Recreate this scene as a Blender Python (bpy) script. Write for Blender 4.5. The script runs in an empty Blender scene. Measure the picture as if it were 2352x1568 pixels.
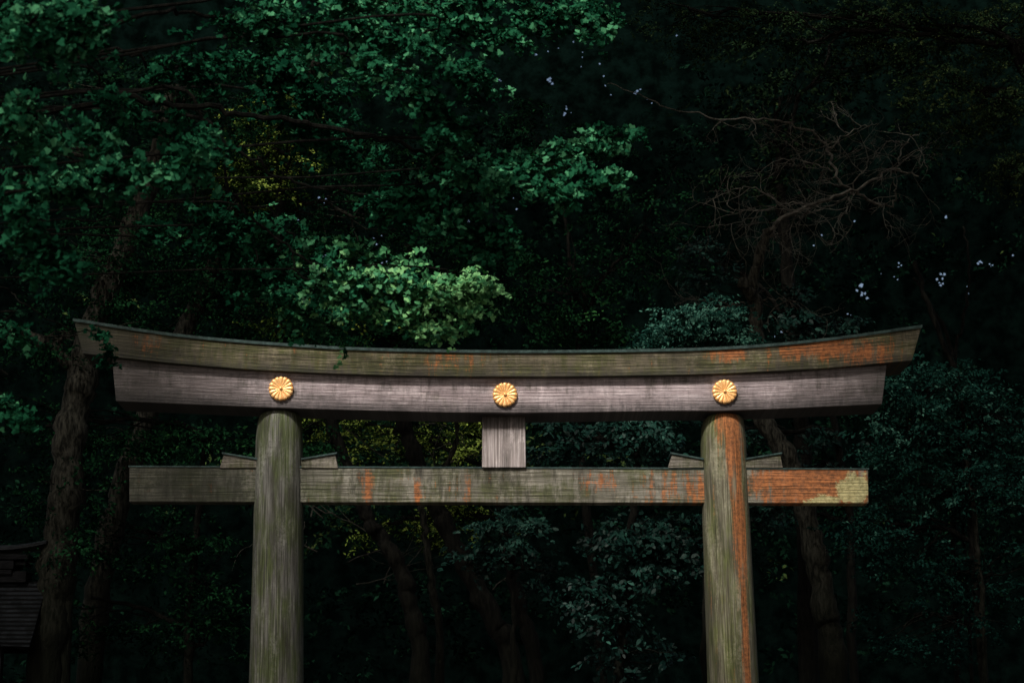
import bpy, math, random
import numpy as np
from mathutils import Vector
random.seed(7); RNG=np.random.default_rng(11)
C=bpy.context.scene.collection
PITCH=math.radians(13.5); F=4573.3; CY=-31.4; CZ=1.6
cp,sp=math.cos(PITCH),math.sin(PITCH)
def P(px,py,Y):
    dx=(px-1176)/F; dz=-(py-784)/F
    ry=cp-dz*sp; rz=sp+dz*cp
    t=(Y-CY)/ry
    return Vector((dx*t,Y,CZ+rz*t))
def proj(p):
    v=p-np.array([0,CY,CZ]); d=v[:,1]*cp+v[:,2]*sp; u=-v[:,1]*sp+v[:,2]*cp
    return 1176+F*v[:,0]/d, 784-F*u/d
# ------------------------------------------------------------ node helpers
def newmat(name):
    m=bpy.data.materials.new(name); m.use_nodes=True; nt=m.node_tree; nt.nodes.clear()
    out=nt.nodes.new('ShaderNodeOutputMaterial'); b=nt.nodes.new('ShaderNodeBsdfPrincipled')
    nt.links.new(b.outputs[0],out.inputs[0]); return m,nt,b
class N:
    def __init__(s,nt): s.nt=nt
    def put(s,sock,v):
        if isinstance(v,bpy.types.NodeSocket): s.nt.links.new(v,sock)
        elif isinstance(v,(tuple,list)) and len(v)==3 and sock.type=='RGBA': sock.default_value=(*v,1)
        else: sock.default_value=v
    def m(s,op,a,b=0.0,clamp=False):
        n=s.nt.nodes.new('ShaderNodeMath'); n.operation=op; n.use_clamp=clamp
        s.put(n.inputs[0],a); s.put(n.inputs[1],b); return n.outputs[0]
    def xyz(s,x,y,z=0.0):
        n=s.nt.nodes.new('ShaderNodeCombineXYZ'); s.put(n.inputs[0],x); s.put(n.inputs[1],y); s.put(n.inputs[2],z); return n.outputs[0]
    def noise(s,vec,scale=1.0,detail=4.0,rough=.55,dist=0.0):
        n=s.nt.nodes.new('ShaderNodeTexNoise'); s.put(n.inputs['Vector'],vec); n.inputs['Scale'].default_value=scale
        n.inputs['Detail'].default_value=detail; n.inputs['Roughness'].default_value=rough; n.inputs['Distortion'].default_value=dist
        return n.outputs[0]
    def rng(s,v,a,b,c=0.0,d=1.0):
        n=s.nt.nodes.new('ShaderNodeMapRange'); n.interpolation_type='SMOOTHSTEP'
        s.put(n.inputs[0],v); n.inputs[1].default_value=a; n.inputs[2].default_value=b; n.inputs[3].default_value=c; n.inputs[4].default_value=d
        return n.outputs[0]
    def mix(s,f,a,b):
        n=s.nt.nodes.new('ShaderNodeMix'); n.data_type='RGBA'; s.put(n.inputs[0],f); s.put(n.inputs[6],a); s.put(n.inputs[7],b); return n.outputs[2]
    def bump(s,h,dist,strength=1.0):
        n=s.nt.nodes.new('ShaderNodeBump'); s.put(n.inputs['Height'],h); n.inputs['Distance'].default_value=dist; n.inputs['Strength'].default_value=strength; return n.outputs[0]
    def coord(s,k='Object'):
        return s.nt.nodes.new('ShaderNodeTexCoord').outputs[k]
    def sep(s,v):
        n=s.nt.nodes.new('ShaderNodeSeparateXYZ'); s.put(n.inputs[0],v); return n.outputs
    def attr(s,name):
        n=s.nt.nodes.new('ShaderNodeAttribute'); n.attribute_name=name; return n.outputs['Fac']

def wood(name, grain_u=True, light=(.33,.28,.30), dark=(.10,.085,.08), moss=(.11,.12,.06), moss_amt=.5,
         orange=[], lichen=[], pitch=.055, end_shade=None, seed=0.0, lines=.5, bottomdark=None, top_shade=None, mould=.8, pale=.7, edge=0, vstain=0):
    m,nt,b=newmat(name); n=N(nt)
    uv=n.sep(n.coord('UV')); u,v=uv[0],uv[1]
    if grain_u: g,a=u,v
    else: g,a=v,u
    fine=n.noise(n.xyz(n.m('MULTIPLY',g,1.3),n.m('MULTIPLY',a,46.0),seed),1,5,.65)
    mid=n.noise(n.xyz(n.m('MULTIPLY',g,.8),n.m('MULTIPLY',a,9.0),seed+3),1,4,.6)
    big=n.noise(n.xyz(n.m('MULTIPLY',g,1.1),n.m('MULTIPLY',a,2.6),seed+9),1,5,.65)
    streak=n.noise(n.xyz(n.m('MULTIPLY',u,11.0),n.m('MULTIPLY',v,1.6 if grain_u else .7),seed+5),1,5,.72)
    drip=n.noise(n.xyz(n.m('MULTIPLY',u,3.0),n.m('MULTIPLY',v,.8),seed+15),1,5,.72)
    spots=n.noise(n.xyz(u,v,seed+7),16,5,.75)
    c=n.mix(n.rng(fine,.34,.64),dark,light)
    c=n.mix(n.m('MULTIPLY',n.rng(mid,.40,.64),.6),c,dark)
    mm=n.m('ADD',big,n.m('MULTIPLY',n.m('SUBTRACT',streak,.5),.9))
    mf=n.rng(mm,.58-moss_amt*.35,.86-moss_amt*.35)
    c=n.mix(n.m('MULTIPLY',mf,.88),c,n.mix(n.rng(fine,.35,.65),tuple(x*.4 for x in moss),tuple(x*1.5 for x in moss)))
    pf=n.rng(n.m('ADD',n.m('MULTIPLY',drip,.65),n.m('MULTIPLY',fine,.35)),.48,.62)
    c=n.mix(n.m('MULTIPLY',n.m('MULTIPLY',pf,n.rng(spots,.35,.62)),pale),c,tuple(min(1,x*1.45) for x in light))
    if vstain: mo=n.noise(n.xyz(n.m('MULTIPLY',u,3.4),n.m('MULTIPLY',v,1.1),seed+21),1,7,.76)
    elif grain_u: mo=n.noise(n.xyz(n.m('MULTIPLY',u,1.3),n.m('MULTIPLY',v,3.2),seed+21),1,7,.74)
    else: mo=n.noise(n.xyz(n.m('MULTIPLY',u,4.5),n.m('MULTIPLY',v,.55),seed+21),1,7,.74)
    mo=n.m('ADD',n.m('ADD',n.m('MULTIPLY',mo,.55),n.m('MULTIPLY',streak,.25)),n.m('MULTIPLY',fine,.2))
    c=n.mix(n.m('MULTIPLY',n.rng(mo,.46,.62),mould),c,(.028,.026,.021))
    def tt(lst):
        tot=None
        for (cu,cv,ru,rv,st) in lst:
            d=n.m('SQRT',n.m('ADD',n.m('POWER',n.m('DIVIDE',n.m('SUBTRACT',u,cu),ru),2.0),n.m('POWER',n.m('DIVIDE',n.m('SUBTRACT',v,cv),rv),2.0)))
            k=n.m('MULTIPLY',n.rng(d,.0,1.6,1,0),st); tot=k if tot is None else n.m('MAXIMUM',tot,k)
        return tot
    if orange:
        nz=n.m('ADD',n.m('ADD',n.m('MULTIPLY',streak,.95),n.m('MULTIPLY',fine,.3)),n.m('MULTIPLY',spots,.2))
        f=n.rng(n.m('ADD',nz,n.m('MULTIPLY',tt(orange),.30)),.82,1.02)
        oc=n.mix(n.rng(n.m('ADD',n.m('MULTIPLY',spots,.5),n.m('MULTIPLY',fine,.5)),.38,.62),(.10,.045,.022),(.48,.17,.06))
        c=n.mix(n.m('MULTIPLY',f,.9),c,oc)
    if lichen:
        ln=n.noise(n.xyz(u,v,seed+40),6,7,.8)
        f=n.rng(n.m('ADD',ln,n.m('MULTIPLY',tt(lichen),.45)),.77,.82)
        c=n.mix(n.m('MULTIPLY',f,.88),c,n.mix(n.rng(spots,.35,.6),(.24,.22,.10),(.50,.47,.24)))
    wob=n.m('MULTIPLY',n.m('SUBTRACT',mid,.5),.03)
    rib=n.m('SINE',n.m('MULTIPLY',n.m('ADD',a,wob),2*math.pi/pitch))
    groove=n.rng(rib,-1.0,-.55,1,0)
    groove=n.m('MULTIPLY',groove,n.rng(n.m('ADD',n.m('MULTIPLY',big,.5),n.m('MULTIPLY',spots,.5)),.40,.60,.15,1.0))
    c=n.mix(n.m('MULTIPLY',groove,lines),c,(.025,.022,.02))
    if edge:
        f=n.rng(n.m('ABSOLUTE',u),.28,.62,0,edge); c=n.mix(f,c,(.02,.024,.014))  # pillar sides darkened: round shading painted into the colour
    if end_shade:  # dimmer light toward the beam ends, painted into the wood colour
        d=n.m('ABSOLUTE',n.m('SUBTRACT',u,end_shade[0])); f=n.rng(d,end_shade[1],end_shade[2],0,end_shade[3])
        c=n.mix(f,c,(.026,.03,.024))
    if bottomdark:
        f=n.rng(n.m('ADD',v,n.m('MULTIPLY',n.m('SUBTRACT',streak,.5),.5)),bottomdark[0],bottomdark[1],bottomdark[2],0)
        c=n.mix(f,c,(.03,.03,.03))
    if top_shade:  # lintel's shadow on the strut top, painted into the colour
        f=n.rng(n.m('ADD',v,n.m('MULTIPLY',n.m('SUBTRACT',streak,.5),.6)),top_shade[0],top_shade[1],0,top_shade[2])
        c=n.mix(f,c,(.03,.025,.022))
    n.put(b.inputs['Base Color'],c); b.inputs['Roughness'].default_value=.85
    b.inputs['Specular IOR Level'].default_value=.15
    h=n.m('ADD',n.m('MULTIPLY',fine,.7),n.m('MULTIPLY',groove,-1.6*lines if lines>.2 else -.3))
    n.put(b.inputs['Normal'],n.bump(h,.014,.9))
    return m
def simple(name,c1,c2,scale=6,rough=.7,metal=0.0,bumpd=.01,stretch=(1,1,1),spec=.3,low_shade=None,bands=None):
    m,nt,b=newmat(name); n=N(nt); s=n.sep(n.coord('Object'))
    v=n.xyz(n.m('MULTIPLY',s[0],stretch[0]),n.m('MULTIPLY',s[1],stretch[1]),n.m('MULTIPLY',s[2],stretch[2]))
    k=n.noise(v,scale,4,.65); c=n.mix(n.rng(k,.35,.68),c1,c2)
    if low_shade: c=n.mix(n.rng(s[2],low_shade[0],low_shade[1],low_shade[2],0),c,(.004,.005,.003))  # shade under the trees painted in: bark darkens toward the ground
    if bands:
        w=n.m('SINE',n.m('MULTIPLY',n.m('ADD',s[2],n.m('MULTIPLY',k,.02)),2*math.pi/bands)); c=n.mix(n.rng(w,-.6,.4,.9,0),c,(.001,.001,.001))
    n.put(b.inputs['Base Color'],c)
    b.inputs['Roughness'].default_value=rough; b.inputs['Metallic'].default_value=metal; b.inputs['Specular IOR Level'].default_value=spec
    n.put(b.inputs['Normal'],n.bump(k,bumpd,.8)); return m
def leafmat(name,dark,light,hot,rough=.5,spec=.3):
    m,nt,b=newmat(name); n=N(nt); t=n.attr('tone')  # tone holds leaf variation plus shade and brightness painted per clump
    c=n.mix(n.rng(t,0,.6),dark,light); c=n.mix(n.rng(t,.75,1.0),c,hot)
    if spec<=.1:
        nt.nodes.remove(b); b=nt.nodes.new('ShaderNodeBsdfDiffuse'); nt.links.new(b.outputs[0],nt.nodes['Material Output'].inputs[0]); n.put(b.inputs['Color'],c); return m
    n.put(b.inputs['Base Color'],c); b.inputs['Roughness'].default_value=rough; b.inputs['Specular IOR Level'].default_value=spec
    return m
# ------------------------------------------------------------ mesh helpers
class MB:
    def __init__(s): s.v=[];s.f=[]
    def tube(s,pts,rad,sides=6,cap=True):
        base=len(s.v); n=len(pts); ref=Vector((0.3,1,0.1)).normalized()
        for i,p in enumerate(pts):
            d=(pts[min(i+1,n-1)]-pts[max(i-1,0)])
            if d.length<1e-6: d=Vector((0,0,1))
            d.normalize(); a=d.cross(ref)
            if a.length<1e-3: a=d.cross(Vector((1,0,0)))
            a.normalize(); bb=d.cross(a)
            for k in range(sides):
                t=2*math.pi*k/sides; s.v.append(p+(a*math.cos(t)+bb*math.sin(t))*rad[i])
        for i in range(n-1):
            for k in range(sides):
                k2=(k+1)%sides; s.f.append((base+i*sides+k,base+i*sides+k2,base+(i+1)*sides+k2,base+(i+1)*sides+k))
        if cap:
            s.f.append(tuple(base+k for k in range(sides))[::-1]); s.f.append(tuple(base+(n-1)*sides+k for k in range(sides)))
    def box(s,x0,x1,y0,y1,z0,z1):
        b=len(s.v)
        for z in (z0,z1):
            for (x,y) in ((x0,y0),(x1,y0),(x1,y1),(x0,y1)): s.v.append(Vector((x,y,z)))
        for f in ((0,3,2,1),(4,5,6,7),(0,1,5,4),(1,2,6,5),(2,3,7,6),(3,0,4,7)): s.f.append(tuple(b+i for i in f))
    def build(s,name,mat,parent=None,smooth=False,bevel=0,uvf=None):
        me=bpy.data.meshes.new(name); me.from_pydata([tuple(v) for v in s.v],[],s.f); me.update()
        o=bpy.data.objects.new(name,me); C.objects.link(o); me.materials.append(mat)
        if uvf:
            l=me.uv_layers.new(name='UVMap')
            for lp in me.loops: l.data[lp.index].uv=uvf(lp.vertex_index)
        if parent:
            o.parent=parent
            if parent.type=='EMPTY':
                off=Vector(parent.location)
                if off.length>0:
                    for vv in me.vertices: vv.co-=off
        if smooth: me.shade_smooth()
        if bevel:
            md=o.modifiers.new('bevel','BEVEL'); md.width=bevel; md.segments=2; md.limit_method='ANGLE'
        return o
def tag(o,label=None,cat=None,group=None,kind=None):
    if label:o['label']=label
    if cat:o['category']=cat
    if group:o['group']=group
    if kind:o['kind']=kind
    return o
def empty(name,loc,label,cat,group=None):
    o=bpy.data.objects.new(name,None); C.objects.link(o); o.location=loc; return tag(o,label,cat,group)
def interp(tab,x):
    if x<=tab[0][0]: return tab[0][1]
    for (a,b),(c,d) in zip(tab,tab[1:]):
        if x<=c: return b+(d-b)*(x-a)/(c-a)
    return tab[-1][1]
def spline(pts,n=6):
    out=[]; P_=[pts[0]]+list(pts)+[pts[-1]]
    for i in range(1,len(P_)-2):
        for k in range(n):
            t=k/n; a,b,c,d=P_[i-1],P_[i],P_[i+1],P_[i+2]
            out.append(.5*((2*b)+(c-a)*t+(2*a-5*b+4*c-d)*t*t+(3*b-a-3*c+d)*t**3))
    out.append(pts[-1]); return out
def smoothtab(tab,n=8):
    s=spline([Vector((a,b,0)) for a,b in tab],n); return [(p.x,p.y) for p in s]

# ============================================================ TORII GATE
M_top=wood('weathered_mossy_wood',True,(.19,.165,.115),(.062,.054,.037),(.082,.088,.034),.68,
  orange=[(4.9,.36,.8,.22,1.3),(3.45,.36,.35,.18,1.15),(5.7,.2,.5,.3,.95),(-5.8,.3,.3,.2,.5),(-1,.3,1.2,.2,.4)],end_shade=(.9,4.6,8.2,.78),seed=1.3,bottomdark=(-.05,.18,.7),lines=.42,mould=.72)
M_lint=wood('pale_purple_grey_wood',True,(.58,.50,.52),(.29,.235,.245),(.20,.18,.16),.12,end_shade=(.3,2.2,6.9,.84),seed=4.1,lines=.38,bottomdark=(-.05,.32,.85),mould=.66)
M_tie=wood('stained_tie_beam_wood',True,(.27,.255,.215),(.085,.08,.06),(.085,.095,.043),.58,
  orange=[(4.75,.28,1.0,.5,1.55),(-2.3,.2,.10,.35,.95),(-1.5,.15,.08,.3,1.0),(-.73,.25,.08,.35,.85),(1.45,.35,.3,.2,.8),(3.0,.2,1.0,.4,.8)],
  lichen=[(5.42,.22,.36,.36,1.15),(4.95,.03,.4,.14,1.0)],end_shade=(2.2,3.6,7.6,.74),seed=8.2,lines=.24,vstain=1,mould=.85)
M_strut=wood('strut_wood',False,(.54,.48,.48),(.22,.19,.18),(.13,.13,.10),.2,seed=2.2,lines=.12,pitch=.03,top_shade=(.35,.85,.9),mould=.55)
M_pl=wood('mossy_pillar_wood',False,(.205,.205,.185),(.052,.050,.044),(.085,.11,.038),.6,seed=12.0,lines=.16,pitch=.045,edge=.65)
M_pr=wood('rust_streaked_pillar_wood',False,(.25,.24,.17),(.07,.062,.042),(.11,.13,.04),.55,
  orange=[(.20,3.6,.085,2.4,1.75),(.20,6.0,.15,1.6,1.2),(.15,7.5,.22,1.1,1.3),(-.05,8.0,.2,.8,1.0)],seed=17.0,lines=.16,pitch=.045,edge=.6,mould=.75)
M_cop=simple('dark_verdigris_copper',(.015,.03,.028),(.04,.075,.07),9,.5,.3,.004)

torii=empty('torii_gate',(0,0,0),'large weathered wooden torii gate with three gold flower medallions','torii gate')
KY,LY=-.52,-.40
def beam(name,mat,top,bot,Yf,Yb,n=90,end_bevel=.012,parent=torii):
    mb=MB(); uv=[]; rows=4
    for i in range(n+1):
        t=i/n
        tp=top[0][0]+(top[-1][0]-top[0][0])*t; bp=bot[0][0]+(bot[-1][0]-bot[0][0])*t
        a=P(tp,interp(top,tp),Yf); b=P(bp,interp(bot,bp),Yf)
        H=(a-b).length
        for r in range(rows+1):
            p=b.lerp(a,r/rows); mb.v.append(p); uv.append((p.x,H*r/rows))
        for r in range(rows,-1,-1):
            p=b.lerp(a,r/rows); mb.v.append(Vector((p.x,Yb,p.z))); uv.append((p.x,H*r/rows))
    L=2*(rows+1)
    for i in range(n):
        for r in range(L):
            r2=(r+1)%L; mb.f.append((i*L+r,(i+1)*L+r,(i+1)*L+r2,i*L+r2))
    mb.f.append(tuple(range(L))); mb.f.append(tuple(n*L+r for r in range(L))[::-1])
    return mb.build(name,mat,parent,bevel=end_bevel,uvf=lambda k:uv[k])
def cap(top,Yf,Yb,parent,th=.035,over=.03,lift=.003,n=80,xo=2,peak=.09):
    mb=MB()
    x0,x1=top[0][0]-xo,top[-1][0]+xo
    for i in range(n+1):
        px=x0+(x1-x0)*i/n; p=P(px,interp(top,px),Yf)
        for (y,z) in ((Yf-over,lift-.012),(Yf-over,lift+th),((Yf+Yb)/2,lift+th+peak),(Yb+over,lift+th),(Yb+over,lift-.012),(Yb+.001,lift),(Yf-.001,lift)):
            mb.v.append(Vector((p.x,y,p.z+z)))
    for i in range(n):
        for r in range(7):
            r2=(r+1)%7; mb.f.append((i*7+r,(i+1)*7+r,(i+1)*7+r2,i*7+r2))
    mb.f.append(tuple(range(7))); mb.f.append(tuple(n*7+r for r in range(7))[::-1])
    return mb.build('copper_cap',M_cop,parent)
kt=smoothtab([(170,737),(420,774),(700,797),(900,806),(1180,810),(1500,807),(1700,800),(1900,782),(2116,752)])
kb=smoothtab([(190,812),(420,836),(640,852),(900,862),(1180,865),(1500,862),(1700,856),(1900,845),(2095,828)])
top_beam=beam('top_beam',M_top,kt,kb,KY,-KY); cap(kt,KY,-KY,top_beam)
st=smoothtab([(257,820),(420,832),(640,848),(900,858),(1180,861),(1500,858),(1700,852),(1900,843),(2037,836)])
sb=smoothtab([(266,921),(600,935),(900,944),(1180,948),(1500,944),(1700,942),(2026,928)])
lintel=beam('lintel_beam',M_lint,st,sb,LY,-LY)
nt_=[(297,1071),(1994,1077)]; nb=[(297,1152),(1995,1155)]
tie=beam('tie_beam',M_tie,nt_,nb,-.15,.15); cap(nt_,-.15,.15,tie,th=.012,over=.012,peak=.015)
def pillar(rows,mat):
    mb=MB(); uv=[]; pts=[]
    for (y,a,b) in rows:
        c=P((a+b)/2,y,0); c.z=P((a+b)/2,y,-.38).z; r=(P(b,y,0).x-P(a,y,0).x)/2; pts.append((c,r))
    (c1,r1),(c2,r2)=pts[-2],pts[-1]; k=(0-c2.z)/(c2.z-c1.z); pts.append((c2+(c2-c1)*k,r2+(r2-r1)*min(k,1.2)))
    out=[]
    for (a,ra),(b,rb) in zip(pts,pts[1:]):
        m=max(1,int((a.z-b.z)/.25))
        for i in range(m): out.append((a.lerp(b,i/m),ra+(rb-ra)*i/m))
    out.append(pts[-1]); S=64
    out.insert(0,(out[0][0]+Vector((0,0,.02)),out[0][1]*.9))
    out.insert(0,(out[0][0]+Vector((0,0,.002)),.01))
    for (c,r) in out:
        for k in range(S+1):
            t=2*math.pi*k/S - math.pi
            mb.v.append(Vector((c.x+math.sin(t)*r,-math.cos(t)*r,c.z))); uv.append((t*.42,c.z))
    for i in range(len(out)-1):
        for k in range(S):
            mb.f.append((i*(S+1)+k,(i+1)*(S+1)+k,(i+1)*(S+1)+k+1,i*(S+1)+k+1))
    return mb.build('pillar',mat,torii,smooth=True,uvf=lambda k:uv[k])
pL=pillar([(940,602,686),(948,596,691),(966,591,694),(1000,588,695.5),(1100,585,697),(1300,580,697),(1568,572,697)],M_pl)
pR=pillar([(946,1623,1701),(954,1616,1707),(970,1611,1710),(1000,1609,1713),(1100,1610,1718),(1300,1617,1728),(1568,1625,1743)],M_pr)
pL['label']='green and grey mossy pillar'; pR['label']='pillar with orange streaks'
def slab(name,mat,poly,Yf,Yb,bevel=.01):
    mb=MB(); k=len(poly)
    for (x,y) in poly: mb.v.append(P(x,y,Yf))
    for i in range(k): q=mb.v[i]; mb.v.append(Vector((q.x,Yb,q.z)))
    mb.f.append(tuple(range(k))[::-1]); mb.f.append(tuple(range(k,2*k)))
    for i in range(k): j=(i+1)%k; mb.f.append((i,j,k+j,k+i))
    uv=[(v.x,v.z-mb.v[0].z) for v in mb.v]
    return mb.build(name,mat,torii,bevel=bevel,uvf=lambda q:uv[q])
slab('centre_strut',M_strut,[(1107,1073),(1208,1073),(1206,944),(1108,944)],-.2,.2)
M_w=wood('wedge_wood',True,(.24,.22,.19),(.08,.07,.055),(.09,.095,.045),.5,seed=31,lines=.25)
for (a,b,flip) in ((505,592,0),(776,692,1),(1535,1616,0),(1798,1712,1)):
    ti=a+(9 if not flip else -6)
    w=slab('wedge',M_w,[(a,1074),(b,1074),(b,1056),(ti,1043)],-.175,.175,.006)
    cmb=MB(); A=P(ti,1043,-.175); B=P(b,1056,-.175); A=A+(A-B).normalized()*.03
    for p in (A,B):
        for (y,z) in ((-.20,.002),(-.20,.028),(.20,.028),(.20,.002)): cmb.v.append(Vector((p.x,y,p.z+z)))
    for r in range(4): r2=(r+1)%4; cmb.f.append((r,4+r,4+r2,r2))
    cmb.f+= [(0,1,2,3),(7,6,5,4)]; cmb.build('copper_cap',M_cop,w)
def goldmat():
    m,nt,b=newmat('gilded_metal'); n=N(nt); k=n.noise(n.coord('Object'),25,5,.6)
    n.put(b.inputs['Base Color'],n.mix(n.rng(k,.35,.7),(1.0,.48,.15),(1.0,.64,.28)))
    b.inputs['Metallic'].default_value=.3; n.put(b.inputs['Roughness'],n.rng(k,.3,.7,.32,.45)); b.inputs['Specular IOR Level'].default_value=.7; return m
M_gold=goldmat()
def medallion_meshes(R):
    mb=MB(); TH=256; rings=[.0,.14,.2,.35,.5,.65,.78,.87,.93,.965,.985,1.0,1.0]; base=.03
    for ri,q in enumerate(rings):
        for k in range(TH):
            t=2*math.pi*k/TH; c=abs(math.cos(8*t)); 
            edge=.92+.08*math.sqrt(max(0,1-(1-c)**2))
            rr=R*q*edge
            ridge=c**.75
            prof=math.sqrt(max(0,1-max(0,(q-.80)/.2)**2)) if q>.8 else 1
            h=base+R*(.10+.085*q*ridge)*prof
            if ri==len(rings)-1: h=-.005
            mb.v.append(Vector((math.sin(t)*rr,-h,math.cos(t)*rr)))
    for i in range(len(rings)-1):
        for k in range(TH):
            k2=(k+1)%TH; mb.f.append((i*TH+k,(i+1)*TH+k,(i+1)*TH+k2,i*TH+k2))
    bo=MB(); S=32; pr=[(0,.25),(.06,.245),(.10,.225),(.13,.19),(.135,.15),(.135,.08)]
    for (r,h) in pr:
        for k in range(S): t=2*math.pi*k/S; bo.v.append(Vector((math.sin(t)*r*R,-base-h*R,math.cos(t)*r*R)))
    for i in range(len(pr)-1):
        for k in range(S): k2=(k+1)%S; bo.f.append((i*S+k,(i+1)*S+k,(i+1)*S+k2,i*S+k2))
    return mb,bo
for (x,y) in ((646,893),(1160,907),(1664,900)):
    c=P(x,y,LY); R=28.5*.00695; mb,bo=medallion_meshes(R)
    for m_ in (mb,bo): m_.v=[v+c for v in m_.v]
    d=mb.build('medallion',M_gold,torii,smooth=True); e=bo.build('centre_boss',M_gold,d,smooth=True)

# ============================================================ FOLIAGE
HOLES=[]
hr=random.Random(5)
for (x,y,k,s) in ((740,462,5,10),(742,578,4,10),(685,505,1,2),(742,608,2,5),(860,545,3,14),(870,600,2,20),(1300,255,5,10),(1462,210,4,8),(1258,184,4,14),(1150,185,2,8),(1490,235,2,6),(1555,82,1,2),(1310,110,3,25),
   (1390,200,3,20),(1250,120,2,15),(1340,150,3,30),(1190,455,2,25),(1965,506,1,3),(2165,640,7,13),(1973,660,4,10),(1987,676,4,9),(2070,610,3,8),(2025,631,1,4),(2252,600,4,10),(2275,605,3,6),(1950,722,2,6),(2050,645,2,12),(2325,585,1,3),(1785,765,2,8),(2165,490,2,15),(2230,650,2,20),(1870,545,2,15),(1080,505,2,12)):
    for _ in range(k):
        a=hr.uniform(0,6.28); r=hr.uniform(0,s*1.3); HOLES.append((x+r*math.cos(a),y+r*math.sin(a),hr.uniform(1.0,2.5)*(1.25 if k>3 else 1)))
HA=np.array(HOLES)
LEAF={'oval':np.array([(0,0),(.24,.35),(.20,.72),(0,1),(-.20,.72),(-.24,.35)],float),
      'loz':np.array([(0,0),(.26,.45),(0,1),(-.26,.45)],float),
      'fan':np.array([(0,0),(.34,.42),(.60,.72),(.36,.95),(.04,.80),(-.34,.97),(-.60,.70),(-.32,.40)],float)}
def leafmesh(name,mat,parent,c,size,nrm,tone,kind='loz',droop=None,holes=True):
    if holes:
        px,py=proj(c); keep=np.ones(len(c),bool)
        for (hx,hy,r) in HA: keep&=((px-hx)**2+(py-hy)**2)>(r+5.0)**2
        c,size,nrm,tone=c[keep],size[keep],nrm[keep],tone[keep]
        if droop is not None: droop=droop[keep]
    n=len(c); T=LEAF[kind]; k=len(T)
    nrm=nrm/np.linalg.norm(nrm,axis=1,keepdims=True)
    d=RNG.normal(size=(n,3)) if droop is None else droop+RNG.normal(size=(n,3))*.5
    d-=nrm*np.sum(d*nrm,axis=1,keepdims=True); d/=np.linalg.norm(d,axis=1,keepdims=True)+1e-9
    w=np.cross(nrm,d)
    V=(c[:,None,:]+(w[:,None,:]*T[None,:,0:1]+d[:,None,:]*(T[None,:,1:2]-.3)+nrm[:,None,:]*(np.abs(T[None,:,0:1])*.35-.25*(T[None,:,1:2])**2*.6))*size[:,None,None]).reshape(-1,3)
    if parent is not None and parent.type=='EMPTY': V=V-np.array(parent.location)
    me=bpy.data.meshes.new(name); me.vertices.add(n*k); me.vertices.foreach_set('co',V.astype(np.float32).ravel())
    me.loops.add(n*k); me.loops.foreach_set('vertex_index',np.arange(n*k,dtype=np.int32))
    me.polygons.add(n); me.polygons.foreach_set('loop_start',(np.arange(n)*k).astype(np.int32))
    me.update(calc_edges=True); me.validate()
    a=me.attributes.new('tone','FLOAT','POINT'); a.data.foreach_set('value',np.repeat(tone,k).astype(np.float32))
    me.materials.append(mat); o=bpy.data.objects.new(name,me); C.objects.link(o)
    if parent: o.parent=parent
    return o
def sprays(cent,per,L,size,tone,droopz=-.25,up=.55,front=.45,tvar=.35):
    M=len(cent); d=RNG.normal(size=(M,3)); d[:,2]=d[:,2]*.35+droopz; d/=np.linalg.norm(d,axis=1,keepdims=True)
    t=RNG.uniform(0,1,size=(M,per)); LL=L*RNG.uniform(.6,1.3,size=(M,1))
    side=np.cross(d,np.array([0,0,1.0])); side/=np.linalg.norm(side,axis=1,keepdims=True)+1e-9
    s=RNG.normal(size=(M,per))*L*.16
    c=cent[:,None,:]+d[:,None,:]*(t*LL)[:,:,None]+side[:,None,:]*s[:,:,None]+RNG.normal(size=(M,per,3))*L*.05
    c[:,:,2]-= (t**2)*L*.2
    pn=np.array([0,-front,up])+RNG.normal(size=(M,1,3))*.35
    nr=pn+RNG.normal(size=(M,per,3))*.38
    tn=np.broadcast_to(tone[:,None],(M,per))+RNG.normal(size=(M,1))*tvar*.6+RNG.normal(size=(M,per))*tvar*.5
    dd=np.broadcast_to(d[:,None,:],(M,per,3))
    sz=size*RNG.uniform(.65,1.3,size=(M,per))
    return c.reshape(-1,3),sz.ravel(),nr.reshape(-1,3),np.clip(tn,0,1).ravel(),dd.reshape(-1,3)
def ell(cx,cy,rx,ry,Y,n,dy=1.6):
    c=P(cx,cy,Y); s=(Y-CY)/F
    nc=max(3,n//7); q=RNG.normal(size=(nc,3)); q/=np.linalg.norm(q,axis=1,keepdims=True); q*=RNG.uniform(.15,1,size=(nc,1))**.5
    idx=RNG.integers(0,nc,n); p=q[idx]+RNG.normal(size=(n,3))*.13
    return np.array(c)+p*np.array([rx*s,dy,ry*s])
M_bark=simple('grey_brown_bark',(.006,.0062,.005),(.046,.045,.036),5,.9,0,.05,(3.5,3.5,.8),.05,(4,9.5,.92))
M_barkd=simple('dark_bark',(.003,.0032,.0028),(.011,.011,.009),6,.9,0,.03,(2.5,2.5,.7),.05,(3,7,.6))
M_barkl=simple('pale_twig_bark',(.03,.028,.024),(.085,.080,.068),8,.85,0,.01,(1,1,1),.05)
def trunk_pts(px,Y,n=6):
    pts=[P(x,y,Y) for (x,y) in px]
    a,b=pts[1],pts[0]
    if b.z>.05:
        g=Vector((b.x+(b.x-a.x)*.35,Y,0)); pts=[g]+pts
    return spline(pts,n)
def trunk(mb,px,Y,w0,w1,sides=14,gn=.10):
    pts=trunk_pts(px,Y,8); s=(Y-CY)/F; n=len(pts); rad=[]
    ph=random.uniform(0,9)
    for i in range(n):
        t=i/(n-1); r=(w0+(w1-w0)*t)*.5*s; rad.append(r*(1+gn*math.sin(i*.9+ph)+gn*.7*math.sin(i*2.3+ph*2)))
    rad[0]*=1.35
    pts=[p+Vector((random.gauss(0,.02),random.gauss(0,.02),0)) for p in pts]
    mb.tube(pts,rad,sides); return pts
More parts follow.
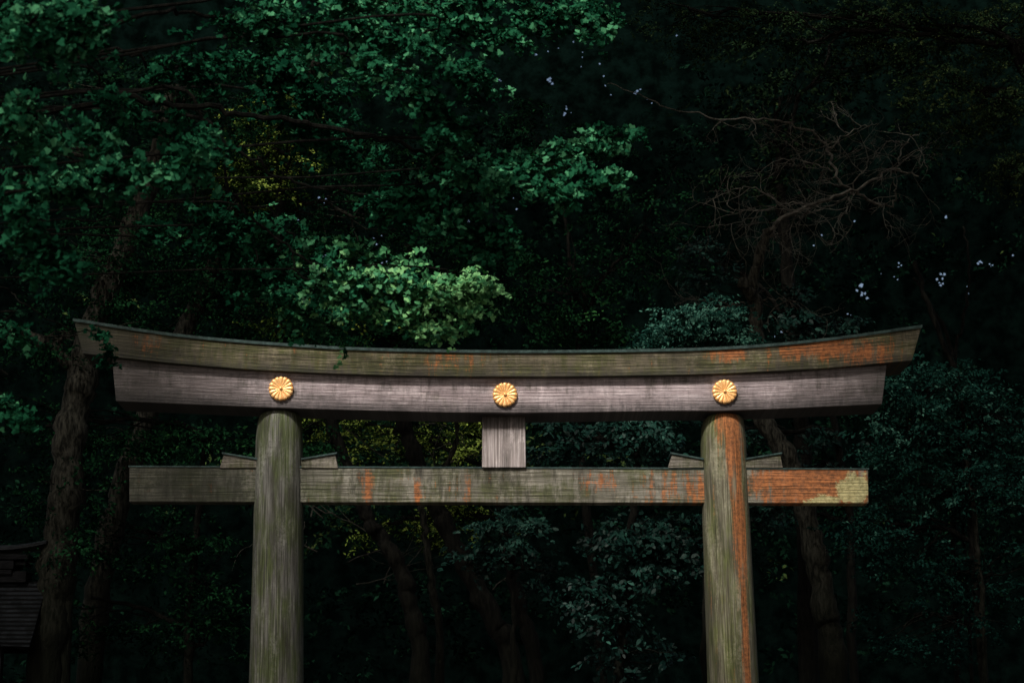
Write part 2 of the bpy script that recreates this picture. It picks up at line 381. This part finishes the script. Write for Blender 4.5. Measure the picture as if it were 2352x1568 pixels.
def branch(mb,a,b,r0,r1,wig=.12,n=9,sides=5,sag=0):
    L=(b-a).length; pts=[]; o=Vector((0,0,0))
    for i in range(n+1):
        t=i/n; o+=Vector((random.gauss(0,1),random.gauss(0,1),random.gauss(0,1)))*L*wig/n
        pts.append(a.lerp(b,t)+o+Vector((0,0,math.sin(t*math.pi)*L*sag)))
    mb.tube(pts,[r0+(r1-r0)*i/n for i in range(n+1)],sides); return pts
def twig(mb,p,d,L,r,depth,bend=.35,droop=0):
    pts=[p]; n=7; dd=d.copy(); acc=random.choice((-1,1))*random.uniform(.03,.16)
    for i in range(n):
        pr=Vector((-dd.z,0,dd.x))
        dd=(dd+pr*acc+Vector((random.gauss(0,bend),random.gauss(0,bend),random.gauss(0,bend)))*.6+Vector((0,0,droop))).normalized()
        pts.append(pts[-1]+dd*L/n)
    mb.tube(pts,[r*(1-.6*i/n) for i in range(n+1)],4)
    if depth>0:
        for i in range(2,n+1):
            if random.random()<.55:
                pr=Vector((-dd.z,0,dd.x))*random.choice((-1,1))
                nd=(dd+pr*random.uniform(.4,1.0)+Vector((0,random.gauss(0,.4),0))).normalized()
                twig(mb,pts[i],nd,L*random.uniform(.4,.7),r*.55,depth-1,bend,droop)
def tree(name,label,cat,trunks,Y,crowns,lm,bark=M_bark,size=.12,per=20,L=.7,kind='loz',limbs=True,group=None,up=.55,front=.45,bare=None,base=None,tvar=.35):
    b=P(trunks[0][0][0][0],trunks[0][0][0][1],Y) if base is None else base
    root=empty(name,(b.x,Y,0),label,cat,group)
    mb=MB(); allp=[]
    for (px,w0,w1) in trunks: allp+=trunk(mb,px,Y,w0,w1)
    mb.build('trunk',bark,root,smooth=True)
    br=MB(); CC=[];TT=[]
    s=(Y-CY)/F
    for (cx,cy,rx,ry,n,tone) in crowns:
        pts=ell(cx,cy,rx,ry,Y,n,dy=max(.8,min(3,rx*s*.6))); CC.append(pts); TT.append(np.full(len(pts),tone))
        if limbs:
            c=P(cx,cy,Y)
            cand=sorted(allp,key=lambda q:(q-c).length+max(0,q.z-c.z)*2)[0]
            lp=branch(br,cand,c,.06,.03,.25,10,6,.05)
            for k in range(min(14,n//6)):
                e=Vector(pts[random.randrange(len(pts))]); branch(br,random.choice(lp[3:]),e,.018,.005,.2,6,4)
    if br.v: br.build('branches',bark,root)
    if bare:
        b2=MB(); bare(b2,allp); b2.build('bare_branches',M_barkl,root)
    if CC:
        CC=np.concatenate(CC);TT=np.concatenate(TT)
        c,sz,nr,tn,dd=sprays(CC,per,L,size,TT,up=up,front=front,tvar=tvar)
        leafmesh('crown',lm,root,c,sz,nr,tn,kind,dd)
    return root
G_teal=leafmat('teal_evergreen_leaf',(.0015,.008,.007),(.011,.046,.035),(.06,.16,.12),.55,.10)
G_green=leafmat('deep_green_leaf',(.0015,.008,.004),(.011,.048,.019),(.035,.12,.035),.6,.08)
G_olive=leafmat('olive_leaf',(.002,.0055,.003),(.015,.030,.013),(.05,.07,.025),.6,.08)
G_yel=leafmat('yellow_green_leaf',(.002,.007,.003),(.030,.062,.014),(.34,.46,.09),.55,.1)
G_broad=leafmat('broad_glossy_leaf',(.0015,.010,.008),(.009,.040,.030),(.035,.11,.082),.5,.12)
G_gink=leafmat('ginkgo_leaf',(.0025,.022,.011),(.015,.092,.044),(.075,.27,.13),.6,.10)
G_gold=leafmat('sun_painted_ginkgo_leaf',(.008,.055,.022),(.05,.20,.075),(.18,.42,.16),.55,.12)  # brighter ginkgo copy: sunlight on the limb tip painted into leaf colour

# foreground ginkgo
root=empty('ginkgo_tree',(-8.6,-14,0),'ginkgo tree with bright fan leaves reaching in front of the gate','tree')
mb=MB(); tp=[Vector(q) for q in ((-8.6,-14,0),(-8.4,-14,2.5),(-8.5,-13.9,5),(-8.1,-13.9,7.5),(-7.6,-13.8,10),(-7.3,-13.8,13))]
tp=spline(tp,6); mb.tube(tp,[.38*(1-.6*i/len(tp)) for i in range(len(tp))],14); mb.build('trunk',M_bark,root,smooth=True)
br=MB(); gc=[];gt=[];g2c=[];g2t=[]
def gpath(px,Y0,Y1,r0,n=10):
    pts=[P(x,y,Y0+(Y1-Y0)*i/(len(px)-1)) for i,(x,y) in enumerate(px)]
    a=min(tp,key=lambda q:(q-pts[0]).length+max(0,q.z-pts[0].z+.5)*1.0)
    pts=spline([a]+pts,7); m=len(pts); pts=[p+Vector((random.gauss(0,.018),0,random.gauss(0,.018))) for p in pts]
    br.tube(pts,[r0*.36*(1-.85*i/m)+.004 for i in range(m)],6); return pts
GL=[([(0,440),(120,425),(250,410),(380,395),(470,335)],-17,-17,.04,[0,1],38,230,.58),
    ([(-40,300),(60,300),(150,330),(235,300)],-18,-17.5,.03,[0,1],32,110,.55),
    ([(-40,470),(40,520),(110,560),(130,600)],-18,-18,.03,[0,1],45,110,.32),
    ([(-30,120),(60,60),(130,100),(200,40)],-19,-18.5,.03,[0,1],60,200,.5),
    ([(-30,30),(80,20),(180,60)],-19,-18.5,.03,[0,1],60,90,.4),
    ([(250,60),(420,30),(620,50),(820,60),(1000,80),(1180,60),(1370,20)],-16,-13,.05,[.22,1],60,520,.42),
    ([(620,-20),(800,0),(1000,10),(1200,0),(1390,40)],-15,-13,.04,[.1,1],42,260,.55),
    ([(640,80),(800,140),(950,180),(1020,260),(1050,295)],-15,-14,.03,[.2,1],50,200,.42),
    ([(850,40),(960,100),(1060,160),(1110,230)],-15,-14,.03,[.2,1],46,140,.45),
    ([(140,250),(400,243),(560,262),(700,285),(860,312),(980,350),(1100,370),(1200,380),(1330,340),(1445,305)],-14.5,-12.5,.08,[.55,1],28,360,.62),
    ([(860,312),(1000,380),(1120,410),(1250,430),(1330,450)],-14,-13,.03,[.3,1],30,150,.55),
    ([(1200,380),(1300,385),(1410,398)],-13,-13,.015,[.5,1],18,55,.6),
    ([(300,200),(480,300),(640,400),(780,440),(930,460),(1060,490),(1150,548)],-14,-13,.04,[.55,1],50,290,.30),
    ([(900,420),(1000,500),(1080,545),(1120,570)],-13.5,-13,.02,[.3,1],30,90,.4),
    ([(400,260),(520,420),(600,520),(700,595),(800,640),(900,652),(1000,656),(1112,662)],-13,-12,.04,[.5,1],30,330,.60),
    ([(540,520),(680,620),(800,680),(880,705),(960,735),(1055,752)],-12.5,-12,.02,[.25,1],22,210,.64),
    ([(880,610),(980,665),(1060,680),(1100,700)],-12.3,-12,.015,[.3,1],26,80,.80),
    ([(500,470),(620,530),(740,570),(870,590),(980,620)],-12.5,-12,.02,[.15,1],46,220,.42),
    ([(430,420),(520,500),(600,560),(640,620)],-12,-11,.02,[.2,1],75,170,.18),
    ([(460,540),(580,640),(680,710),(770,745)],-12,-11,.02,[.2,1],46,190,.42),
    ([(200,120),(350,160),(500,140),(650,170),(760,230)],-14,-13,.04,[.2,1],80,260,.12),
    ([(300,350),(450,480),(520,560),(560,640)],-13,-12,.03,[.3,1],75,150,.14),
    ([(500,200),(650,260),(780,330),(900,400)],-13,-12,.03,[.2,1],65,200,.22),
    ([(100,160),(260,220),(380,300),(480,360)],-15,-14,.03,[.2,1],60,130,.2),
    ([(-60,640),(60,700),(160,760),(232,765),(250,850)],-9,-7,.02,[.7,1],12,34,.15),
    ([(-80,860),(-20,880),(20,930),(50,955)],-15,-15,.02,[.5,1],26,45,.4),
    ([(-60,730),(0,745),(20,760)],-15,-15,.02,[.4,1],16,12,.3),
    ([(150,500),(300,520),(400,515)],-13,-12,.015,[.2,.9],22,16,.2),
   ]
TIP=(14,15,16,17,19)
for gi,(px,Y0,Y1,r0,fr,wd,ns,tn) in enumerate(GL):
    pts=gpath(px,Y0,Y1,r0); m=len(pts); s=(Y0-CY)/F
    st_=7
    for _ in range(max(3,ns//6)):
        t=random.uniform(fr[0],fr[1]); f=st_+t*(m-1-st_); i=min(m-2,int(f)); p0=pts[i].lerp(pts[i+1],f-int(f) if int(f)==i else 1)
        tg=(pts[i+1]-pts[i]).normalized(); pr=Vector((-tg.z,0,tg.x))
        an=random.choice((-1,1))*random.uniform(.3,1.15)
        d=(tg*math.cos(an)+pr*math.sin(an)+Vector((0,random.gauss(0,.6),-.12))).normalized()
        Ls=wd*s*random.uniform(.7,2.0); tone=tn+random.gauss(0,.13)
        if random.random()<.5: branch(br,p0,p0+d*Ls,.006,.003,.15,4,4)
        for k in range(6):
            q=p0+d*Ls*(k+.6)/6+Vector((random.gauss(0,.03),random.gauss(0,.05),random.gauss(0,.03)))
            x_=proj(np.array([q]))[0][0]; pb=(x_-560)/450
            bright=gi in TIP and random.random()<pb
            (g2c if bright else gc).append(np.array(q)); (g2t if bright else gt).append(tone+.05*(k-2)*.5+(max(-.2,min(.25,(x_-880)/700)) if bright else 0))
br.build('branches',M_barkd,root)
gc=np.array(gc);gt=np.array(gt); g2c=np.array(g2c);g2t=np.array(g2t)
c,sz,nr,tn,dd=sprays(gc,9,.16,.054,gt,droopz=-.35,up=.6,front=.6,tvar=.38)
leafmesh('crown',G_gink,root,c,sz,nr,tn,'fan',dd,holes=True)
c,sz,nr,tn,dd=sprays(g2c,7,.16,.052,g2t,droopz=-.4,up=.6,front=.7,tvar=.45)
o=leafmesh('crown',G_gold,root,c,sz,nr,tn,'fan',dd,holes=True); o['label']='sunlit tip of the lowest ginkgo limb, sunlight painted into the leaf colour'

# trees behind the gate
def barefn(br,allp):
    Yb=9.0
    limbs=[[(1765,545),(1790,505),(1860,475),(1960,440),(2050,395),(2110,405)],
           [(1960,440),(2040,475),(2055,440),(2040,400)],
           [(1960,440),(1920,400),(1900,340),(1850,300),(1760,275),(1640,270),(1500,235),(1390,185)],
           [(1740,690),(1690,700),(1650,712)],[(1740,690),(1790,690),(1830,710)],
           [(1860,475),(1800,470),(1720,500),(1660,520)],[(1920,400),(1850,370),(1780,360)],
           [(1960,440),(1900,480),(1840,490),(1740,480),(1680,490)],[(2050,395),(2080,330),(2120,300)],
           [(1900,340),(1960,300),(2020,290)],[(1960,440),(1950,480),(1965,520)],[(1860,475),(1840,510),(1790,540)],
           [(1960,440),(1980,380),(2030,330),(2080,320)],[(1800,470),(1740,430),(1680,440),(1620,470)]]
    for k,l in enumerate(limbs):
        pts=spline([P(x+random.uniform(-6,6),y+random.uniform(-6,6),Yb+random.uniform(-.3,.3)) for x,y in l],7); m=len(pts)
        pts=[p+Vector((random.gauss(0,.025),0,random.gauss(0,.025))) for p in pts]
        r0=.06 if k==0 else (.036 if k in (1,2) else .018)
        br.tube(pts,[r0*(1-.75*i/m) for i in range(m)],7)
        for i in range(3,m,3):
            if k==2 and pts[i].x<P(1600,300,Yb).x: continue
            d=Vector((random.gauss(-.5,.7),random.gauss(0,.3),random.gauss(-.25,.5))).normalized()
            twig(br,pts[i],d,random.uniform(.6,1.3),.011,2,.3)
tree('bare_tree','gnarled tree with bare pale twigs standing behind the right pillar','tree',
  [([(1915,1540),(1895,1400),(1868,1250),(1830,1100),(1775,1000),(1742,930),(1738,800),(1736,700),(1728,660),(1752,560),(1768,530)],66,20)],9,[],None,bark=M_bark,bare=barefn)
r_=bpy.data.objects['bare_tree']; mb=MB(); k0=P(1738,700,9); pts=spline([k0,P(1722,672,8.8),P(1708,655,8.7),P(1712,648,8.6)],5)
mb.tube(pts,[.15,.14,.13,.13,.13,.12,.12,.12,.11,.11,.12,.14,.14,.14,.13,.11][:len(pts)],9); mb.build('broken_limb',M_bark,r_,smooth=True)
tree('pale_trunk_tree','straight grey trunk just right of the gnarled bare tree','tree',[([(1850,1300),(1845,1100),(1838,950),(1825,800),(1812,650),(1800,520),(1790,430)],46,26)],14,
  [(1780,380,160,70,60,.08),(1820,200,240,140,120,.15),(1960,90,200,90,70,.2)],G_olive,size=.13,L=.8,bark=M_barkd)
tree('leaning_tree','thick pale trunk at the far left behind the left end of the gate','tree',
  [([(105,1540),(125,1350),(150,1150),(165,980),(190,870),(218,740),(285,570),(330,460),(370,330),(400,200)],95,40),([(170,960),(150,830),(90,780),(20,755),(-60,740)],36,18)],6,
  [(250,600,260,150,220,.15),(150,760,200,80,90,.12),(420,250,260,150,200,.15),(60,300,160,160,80,.12),(170,1130,120,180,90,.10),(290,640,90,120,90,.15)],G_green,bark=M_bark,size=.085,L=.6)
tree('leaning_tree','dimly lit trunk leaning right, second trunk from the left behind the gate','tree',
  [([(205,1540),(235,1300),(290,1090),(345,940),(420,770),(480,640),(560,460),(650,280),(740,120)],66,30)],10,
  [(600,700,260,110,330,.34),(480,520,240,170,280,.27),(820,480,260,170,260,.27),(330,1010,170,60,80,.2),(620,200,260,120,180,.2)],G_green,bark=M_bark,size=.085,L=.6)
tree('maple_tree','tree with yellowish leaves glowing through behind the ginkgo limbs','tree',
  [([(640,1200),(640,900),(645,700),(640,500),(660,380),(720,200)],30,16)],9,
  [(640,290,120,80,220,.6),(600,400,140,80,190,.55),(540,330,90,80,90,.5),(700,730,160,50,120,.5)],G_yel,bark=M_barkd,size=.075,L=.5)
tree('leaning_tree','long dark trunk leaning left, seen under the tie beam left of centre strut','tree',
  [([(1175,1540),(1135,1430),(1085,1330),(1030,1220),(985,1130),(950,1040),(925,950),(912,830),(905,720),(940,560)],54,26)],12,
  [(960,700,200,110,180,.32),(1100,640,180,120,130,.22),(820,780,140,60,90,.42)],G_green,bark=M_barkd,size=.1)
tree('curved_tree','curved dark trunk just right of the left pillar below the tie beam','tree',
  [([(970,1560),(950,1420),(925,1320),(885,1245),(845,1190),(815,1110),(770,1000),(730,880),(700,760)],48,20)],9,
  [(760,800,120,60,70,.45),(740,1010,60,40,40,.35)],G_green,bark=M_barkd,size=.09)
tree('thin_tree','thin upright stem between the two dark leaning trunks','tree',
  [([(1010,1500),(990,1330),(978,1230),(972,1130),(1040,1040),(1050,960)],22,10)],14,[(1060,930,110,60,50,.6)],G_yel,bark=M_bark,size=.09)
def tangle(br,allp):
    for _ in range(20):
        x=random.uniform(640,1150); y=random.uniform(980,1400)
        d=Vector((random.gauss(0,1),random.gauss(0,.3),random.gauss(.6,.6))).normalized()
        twig(br,P(x,y,16),d,random.uniform(1.2,2.4),.018,1,.35)
tree('understorey_tree','small tree with yellow green leaves behind the strut and tie beam','tree',
  [([(1230,1540),(1195,1400),(1165,1260),(1150,1150),(1170,1020),(1230,900)],40,20)],16,
  [(900,1010,170,60,170,.58),(1050,1190,110,50,110,.65),(1070,1000,60,70,110,.9),(760,980,120,50,80,.5),(1000,880,220,50,110,.5),(900,1200,160,60,80,.5)],G_yel,bark=M_barkd,size=.085,L=.45,bare=tangle,tvar=.6)
tree('evergreen_tree','glossy broad leaved evergreen between centre strut and right pillar','tree',
  [([(1420,1560),(1440,1400),(1450,1250),(1460,1100),(1470,980)],30,12)],5,
  [(1480,1000,130,50,110,.55),(1330,1010,120,50,60,.3),(1430,1230,130,60,90,.35),(1500,1320,120,90,90,.3),(1370,1390,110,100,70,.18),(1560,1230,70,60,50,.3),(1420,1500,120,60,40,.05)],
  G_broad,bark=M_barkd,size=.12,per=15,L=.5,kind='oval')
tree('evergreen_tree','low evergreen with pale leaf sprays under the centre of the tie beam','tree',
  [([(1180,1560),(1180,1400),(1175,1280)],18,8)],7,[(1165,1210,95,45,70,.7),(1240,1300,60,50,25,.2),(1120,1290,70,40,20,.2)],G_broad,bark=M_barkd,size=.11,per=18,L=.45,kind='oval')
tree('evergreen_tree','fine leaved evergreen top rising above the right part of the top beam','tree',
  [([(1620,1500),(1630,1200),(1640,950),(1625,800),(1630,740)],22,6)],4,
  [(1590,745,120,34,140,.8),(1680,770,100,30,80,.65),(1530,765,80,22,60,.7),(1630,710,60,20,35,.65)],G_teal,bark=M_barkd,size=.07,per=26,L=.42)
tree('evergreen_tree','evergreen with drooping leaf whorls behind the bare trunks at upper right','tree',
  [([(1960,1560),(1950,1200),(1900,900),(1860,760)],26,12)],12,
  [(1880,740,110,50,85,.4),(1620,600,90,70,60,.3),(1820,690,60,40,25,.3),(1880,1060,110,80,110,.4),(1780,1170,90,60,60,.38),(1700,1000,60,60,40,.38)],G_broad,bark=M_barkd,size=.13,per=13,L=.5,kind='oval')
tree('evergreen_tree','dense teal evergreen filling the right side beyond the gate end','tree',
  [([(2260,1560),(2240,1300),(2225,1100),(2205,900),(2140,720),(2100,600)],26,10)],8,
  [(2130,900,170,70,200,.48),(2260,960,160,90,190,.42),(2080,1010,130,70,140,.52),(2200,1130,200,90,220,.42),(2030,1230,150,80,110,.3),(2280,1320,160,100,130,.22),(2120,1420,180,80,70,.08)],
  G_teal,bark=M_barkd,size=.09,per=22,L=.55)
tree('thin_tree','thin grey forked stem at the far right near the bright sky gaps','tree',
  [([(2190,1300),(2195,1050),(2200,900),(2180,780),(2130,690),(2100,640)],14,7),([(2200,900),(2210,760),(2225,640),(2215,520)],9,5)],9,[],None,bark=M_barkd)
tree('thin_tree','short pale stem among teal leaves below the right gate end','tree',
  [([(2255,1400),(2240,1200),(2225,1100),(2215,1050)],15,8)],7.8,[],None,bark=M_bark)
tree('canopy_tree','dark tree with dull olive foliage hanging in the upper right corner','tree',
  [([(2600,1500),(2580,1000),(2520,600),(2420,300),(2330,100)],80,40)],5,
  [(2240,230,170,120,260,.55),(2330,400,90,70,100,.75),(2100,60,220,70,200,.42),(1850,50,220,60,140,.3),(2290,70,120,80,120,.55),(1560,60,170,60,100,.35)],G_olive,bark=M_barkd,size=.075,L=.5,per=22)
tree('dark_tree','almost black tree in the gap above the centre of the gate','tree',
  [([(1380,1500),(1340,1100),(1320,900),(1330,780),(1345,720)],24,12)],18,
  [(1300,640,220,130,140,.12),(1480,520,220,150,110,.04),(1250,330,200,140,70,.04),(1300,760,200,40,90,.35)],G_green,bark=M_barkd,size=.12,L=.8)
tree('shadowed_tree','dark leafy tree low on the left between the building roof and left pillar','tree',
  [([(430,1560),(440,1350),(460,1150),(470,1000)],26,12)],8,
  [(450,1010,150,50,110,.35),(330,1230,180,110,90,.12),(480,1330,110,120,70,.1),(100,980,140,80,60,.06),(470,1480,140,70,50,.05),(230,1430,160,90,50,.02)],G_green,bark=M_barkd,size=.10)

# far woodland
pts=[];tt=[]
def far(cx,cy,rx,ry,n,tone,Y):
    q=ell(cx,cy,rx,ry,Y,n,dy=2.5); pts.append(q); tt.append(np.full(n,tone))
far(400,500,600,400,350,.22,26); far(1100,500,500,400,240,.08,27); far(1900,500,600,420,240,.05,28); far(900,1080,500,160,400,.50,24)
far(1900,1150,600,300,360,.24,25); far(200,1250,400,300,130,.05,25); far(1300,1420,900,150,140,.06,25); far(700,250,700,250,260,.25,25); far(1350,900,700,120,280,.32,26)
pts=np.concatenate(pts);tt=np.concatenate(tt)
c,sz,nr,tn,dd=sprays(pts,18,1.0,.19,tt)
G_far=leafmat('far_leaf',(.0008,.0035,.0025),(.007,.027,.015),(.07,.11,.035),.7,.04)
o=leafmesh('woodland_foliage',G_far,None,c,sz,nr,tn,'loz',dd); tag(o,'dark mass of forest foliage filling the distance behind all the trunks','woodland',None,'stuff')
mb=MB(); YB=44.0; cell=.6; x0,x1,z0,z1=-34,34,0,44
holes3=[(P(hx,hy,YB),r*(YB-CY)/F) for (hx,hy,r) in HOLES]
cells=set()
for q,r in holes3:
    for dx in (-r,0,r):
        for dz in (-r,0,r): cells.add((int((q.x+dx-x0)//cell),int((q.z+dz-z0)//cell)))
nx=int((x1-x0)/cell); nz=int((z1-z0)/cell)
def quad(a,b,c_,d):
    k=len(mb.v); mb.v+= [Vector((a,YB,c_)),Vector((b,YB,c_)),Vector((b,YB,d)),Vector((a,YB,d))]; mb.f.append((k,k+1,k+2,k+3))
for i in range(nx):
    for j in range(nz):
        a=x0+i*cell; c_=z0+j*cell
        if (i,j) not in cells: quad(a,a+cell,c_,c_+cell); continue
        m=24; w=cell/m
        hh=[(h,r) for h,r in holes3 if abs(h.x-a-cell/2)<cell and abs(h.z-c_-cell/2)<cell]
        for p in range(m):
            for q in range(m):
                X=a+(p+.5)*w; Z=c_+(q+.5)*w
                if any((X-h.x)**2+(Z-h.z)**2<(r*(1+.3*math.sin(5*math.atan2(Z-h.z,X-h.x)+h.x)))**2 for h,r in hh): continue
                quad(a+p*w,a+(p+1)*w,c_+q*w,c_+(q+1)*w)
M_deep=simple('deep_forest_shade',(.0004,.0012,.0010),(.0018,.0055,.0045),1.5,1.0,0,.1,(1,1,1),0)  # near-black colour paints the deep forest shade on a flat sheet
o=mb.build('woodland_shade_backing',M_deep); tag(o,'flat backing sheet coloured as black forest shade far behind the gate, with tiny sky openings','woodland',None,'stuff')

# ============================================================ added out-of-view canopy, blocks sun except for chosen beams
SUN=Vector((-.25,-.62,.74)).normalized(); sn=np.array(SUN)
nC=20000
cx=RNG.uniform(-30,30,nC); cy=RNG.uniform(-48,38,nC)
topz=CZ+(cy-CY)*.43+1.5
cz=np.maximum(19.0,topz)+RNG.uniform(0,4,nC)
cc=np.stack([cx,cy,cz],1)
keep=np.ones(nC,bool)
BE=[(P(x,y,-.4),r,.97) for (x,y,r) in ((700,900,1.6),(930,920,2.1),(1176,920,2.5),(1420,920,2.1),(1650,920,1.7),(1176,1050,1.8),(1690,1150,1.2),(640,1100,.9),(1890,1060,1.2))]  # gaps in the added canopy that let sun reach the gate
BE+=[(P(1010,680,-12),1.9,1),(P(860,650,-12.3),1.5,.9),(P(1350,350,-12.6),1.1,.8),(P(1000,100,-14),1.1,.5),(P(200,420,-17),1.2,.6),(P(1590,745,4),.9,.8),(P(120,80,-19),.8,.4),(P(1480,1000,5),1.0,.5)]
u_=RNG.uniform(size=nC)
for (q,r,a) in BE:
    v=cc-np.array(q); t=v@sn; dperp=np.linalg.norm(v-t[:,None]*sn,axis=1)
    keep&=~((dperp<r)&(t>0)&(u_<a))
cc=cc[keep]; n_=len(cc)
o=leafmesh('sun_blocking_canopy',G_green,None,cc,RNG.uniform(.85,1.5,n_),np.array([0,0,1.0])+RNG.normal(size=(n_,3))*.5,RNG.uniform(0,.6,n_),'oval',None,holes=False)
tag(o,'added unseen leaf canopy that blocks the sun, with gaps for beams onto the gate','canopy',None,'stuff')

# ============================================================ SHRINE BUILDING (lower left)
YS=6.0
def Q(x,y): return P(x,y,YS)
b0=Q(-250,1400); shrine=empty('shrine_building',(b0.x,YS+1.5,0),'dark shrine roof with upturned ridge peeking in at the lower left edge','building')
M_roof=simple('grey_copper_roof',(.004,.005,.0055),(.012,.014,.016),5,.8,0,.01,(1,1,1),.04,None,.085)
M_cap=simple('grey_ridge_copper',(.006,.007,.008),(.018,.020,.022),5,.7,0,.01,(1,1,1),.08)
M_tim=simple('dark_timber',(.003,.0033,.0035),(.009,.009,.010),7,.8,0,.01,(1,1,8),.05)
xe=Q(112,1345).x; xl=xe-8.0; zr=Q(60,1342).z; ze=P(60,1476,YS-.8).z
mb=MB(); nrow=14; ncol=60
for r in range(nrow):
    for half in (0,1):
        t=(r+half)/nrow
        for k in range(ncol+1):
            s_=(k/ncol)**.5; x=xl+(xe-xl)*s_ - .10*math.sin(t*math.pi*.5)*s_
            dx=max(0,(x-(xe-1.1))/1.1); curl=.16*dx**2*(.3+t)
            z=zr+(ze-zr)*(1-(1-t)**1.4)-curl*.6+.1*dx**2
            y=YS-.1-.7*t-(.02 if half else 0.03)
            mb.v.append(Vector((x,y,z)))
W=ncol+1
for r in range(2*nrow-1):
    for k in range(ncol): mb.f.append((r*W+k,(r+1)*W+k,(r+1)*W+k+1,r*W+k+1))
for r in range(nrow):
    for k in range(W): mb.v[(2*r+1)*W+k].z+=.03
roof=mb.build('roof',M_roof,shrine); 
md=roof.modifiers.new('thick','SOLIDIFY'); md.thickness=.08; md.offset=-1
mb=MB()
for t in range(7):
    for x in (xl,xe-.1): tt_=t/6; mb.v.append(Vector((x,YS+.1+.7*tt_,zr+(ze-zr)*(1-(1-tt_)**1.4))))
for t in range(6): mb.f.append((2*t,2*t+1,2*t+3,2*t+2))
o=mb.build('roof',M_roof,shrine); md=o.modifiers.new('thick','SOLIDIFY'); md.thickness=.08
mb=MB()
n_=24; xr0=xl; xr1=Q(114,1258).x; za=Q(30,1268).z
for i in range(n_+1):
    t=i/n_; x=xr0+(xr1-xr0)*t; dx=max(0,(x-(xr1-1.0))/1.0); z=za+.13*dx**2
    for (y,zz) in ((-.3,0),(-.3,.05),(0,.13),(.3,.05),(.3,0)): mb.v.append(Vector((x,YS+y,z+zz)))
for i in range(n_):
    for r in range(5): r2=(r+1)%5; mb.f.append((i*5+r,(i+1)*5+r,(i+1)*5+r2,i*5+r2))
mb.f+= [tuple(range(5)),tuple(n_*5+r for r in range(5))[::-1]]
mb.build('ridge_cap',M_cap,shrine)
for (xa,ya,yb,dep) in ((72,1276,1288,.26),(40,1291,1310,.30),(66,1292,1300,.2),(68,1314,1340,.24),(36,1312,1322,.28)):
    m2=MB(); m2.box(xl,Q(xa,1300).x,YS-dep,YS+dep,Q(0,yb).z,Q(0,ya).z); m2.build('ridge_timber',M_tim,shrine,bevel=.01)
m2=MB(); m2.box(xl+.6,xe-.9,YS-.5,YS+.5,0,ze-.02); m2.build('wall',M_tim,shrine)
m2=MB(); m2.box(xe-.85,xe-.65,YS-.65,YS-.45,0,ze+.02); m2.build('post',M_tim,shrine)
m2=MB(); m2.v=[Vector((xe-.5,YS-.6,ze)),Vector((xe-.5,YS+.6,ze)),Vector((xe-.5,YS,zr-.15))]; m2.f=[(0,1,2)]
g=m2.build('gable',M_tim,shrine); md=g.modifiers.new('t','SOLIDIFY'); md.thickness=.1

# ============================================================ GROUND
mb=MB(); S=400
mb.v=[Vector((-S,-S,0)),Vector((S,-S,0)),Vector((S,S,0)),Vector((-S,S,0))]; mb.f=[(0,1,2,3)]
o=mb.build('ground',simple('gravel_and_soil',(.05,.045,.035),(.12,.11,.09),3,.95,0,.02)); tag(o,'dark gravel and leaf litter ground below the gate','ground',None,'structure')

# ============================================================ LIGHT + CAMERA
w=bpy.data.worlds.new('World'); bpy.context.scene.world=w; w.use_nodes=True; nt=w.node_tree
sky=nt.nodes.new('ShaderNodeTexSky'); sky.sky_type='NISHITA'; sky.sun_disc=False
sky.sun_elevation=math.radians(48); sky.sun_rotation=math.radians(200); sky.dust_density=7; sky.ozone_density=.3
bg=nt.nodes['Background']; nt.links.new(sky.outputs[0],bg.inputs[0]); bg.inputs[1].default_value=.12
l=bpy.data.lights.new('sun','SUN'); l.energy=4.2; l.angle=math.radians(7); l.color=(1,.95,.88)
so=bpy.data.objects.new('sun',l); C.objects.link(so)
so.rotation_euler=SUN.to_track_quat('Z','Y').to_euler(); so.location=(0,-10,30)
cam=bpy.data.cameras.new('camera'); co=bpy.data.objects.new('camera',cam); C.objects.link(co)
co.location=(0,CY,CZ); co.rotation_euler=(math.radians(90)+PITCH,0,0); cam.lens=70; cam.sensor_width=36; cam.clip_end=2000
cam.dof.use_dof=True; cam.dof.focus_distance=31.8; cam.dof.aperture_fstop=3.0
bpy.context.scene.camera=co
sc_=bpy.context.scene; sc_.view_settings.view_transform='Standard'; sc_.view_settings.look='None'; sc_.view_settings.exposure=0
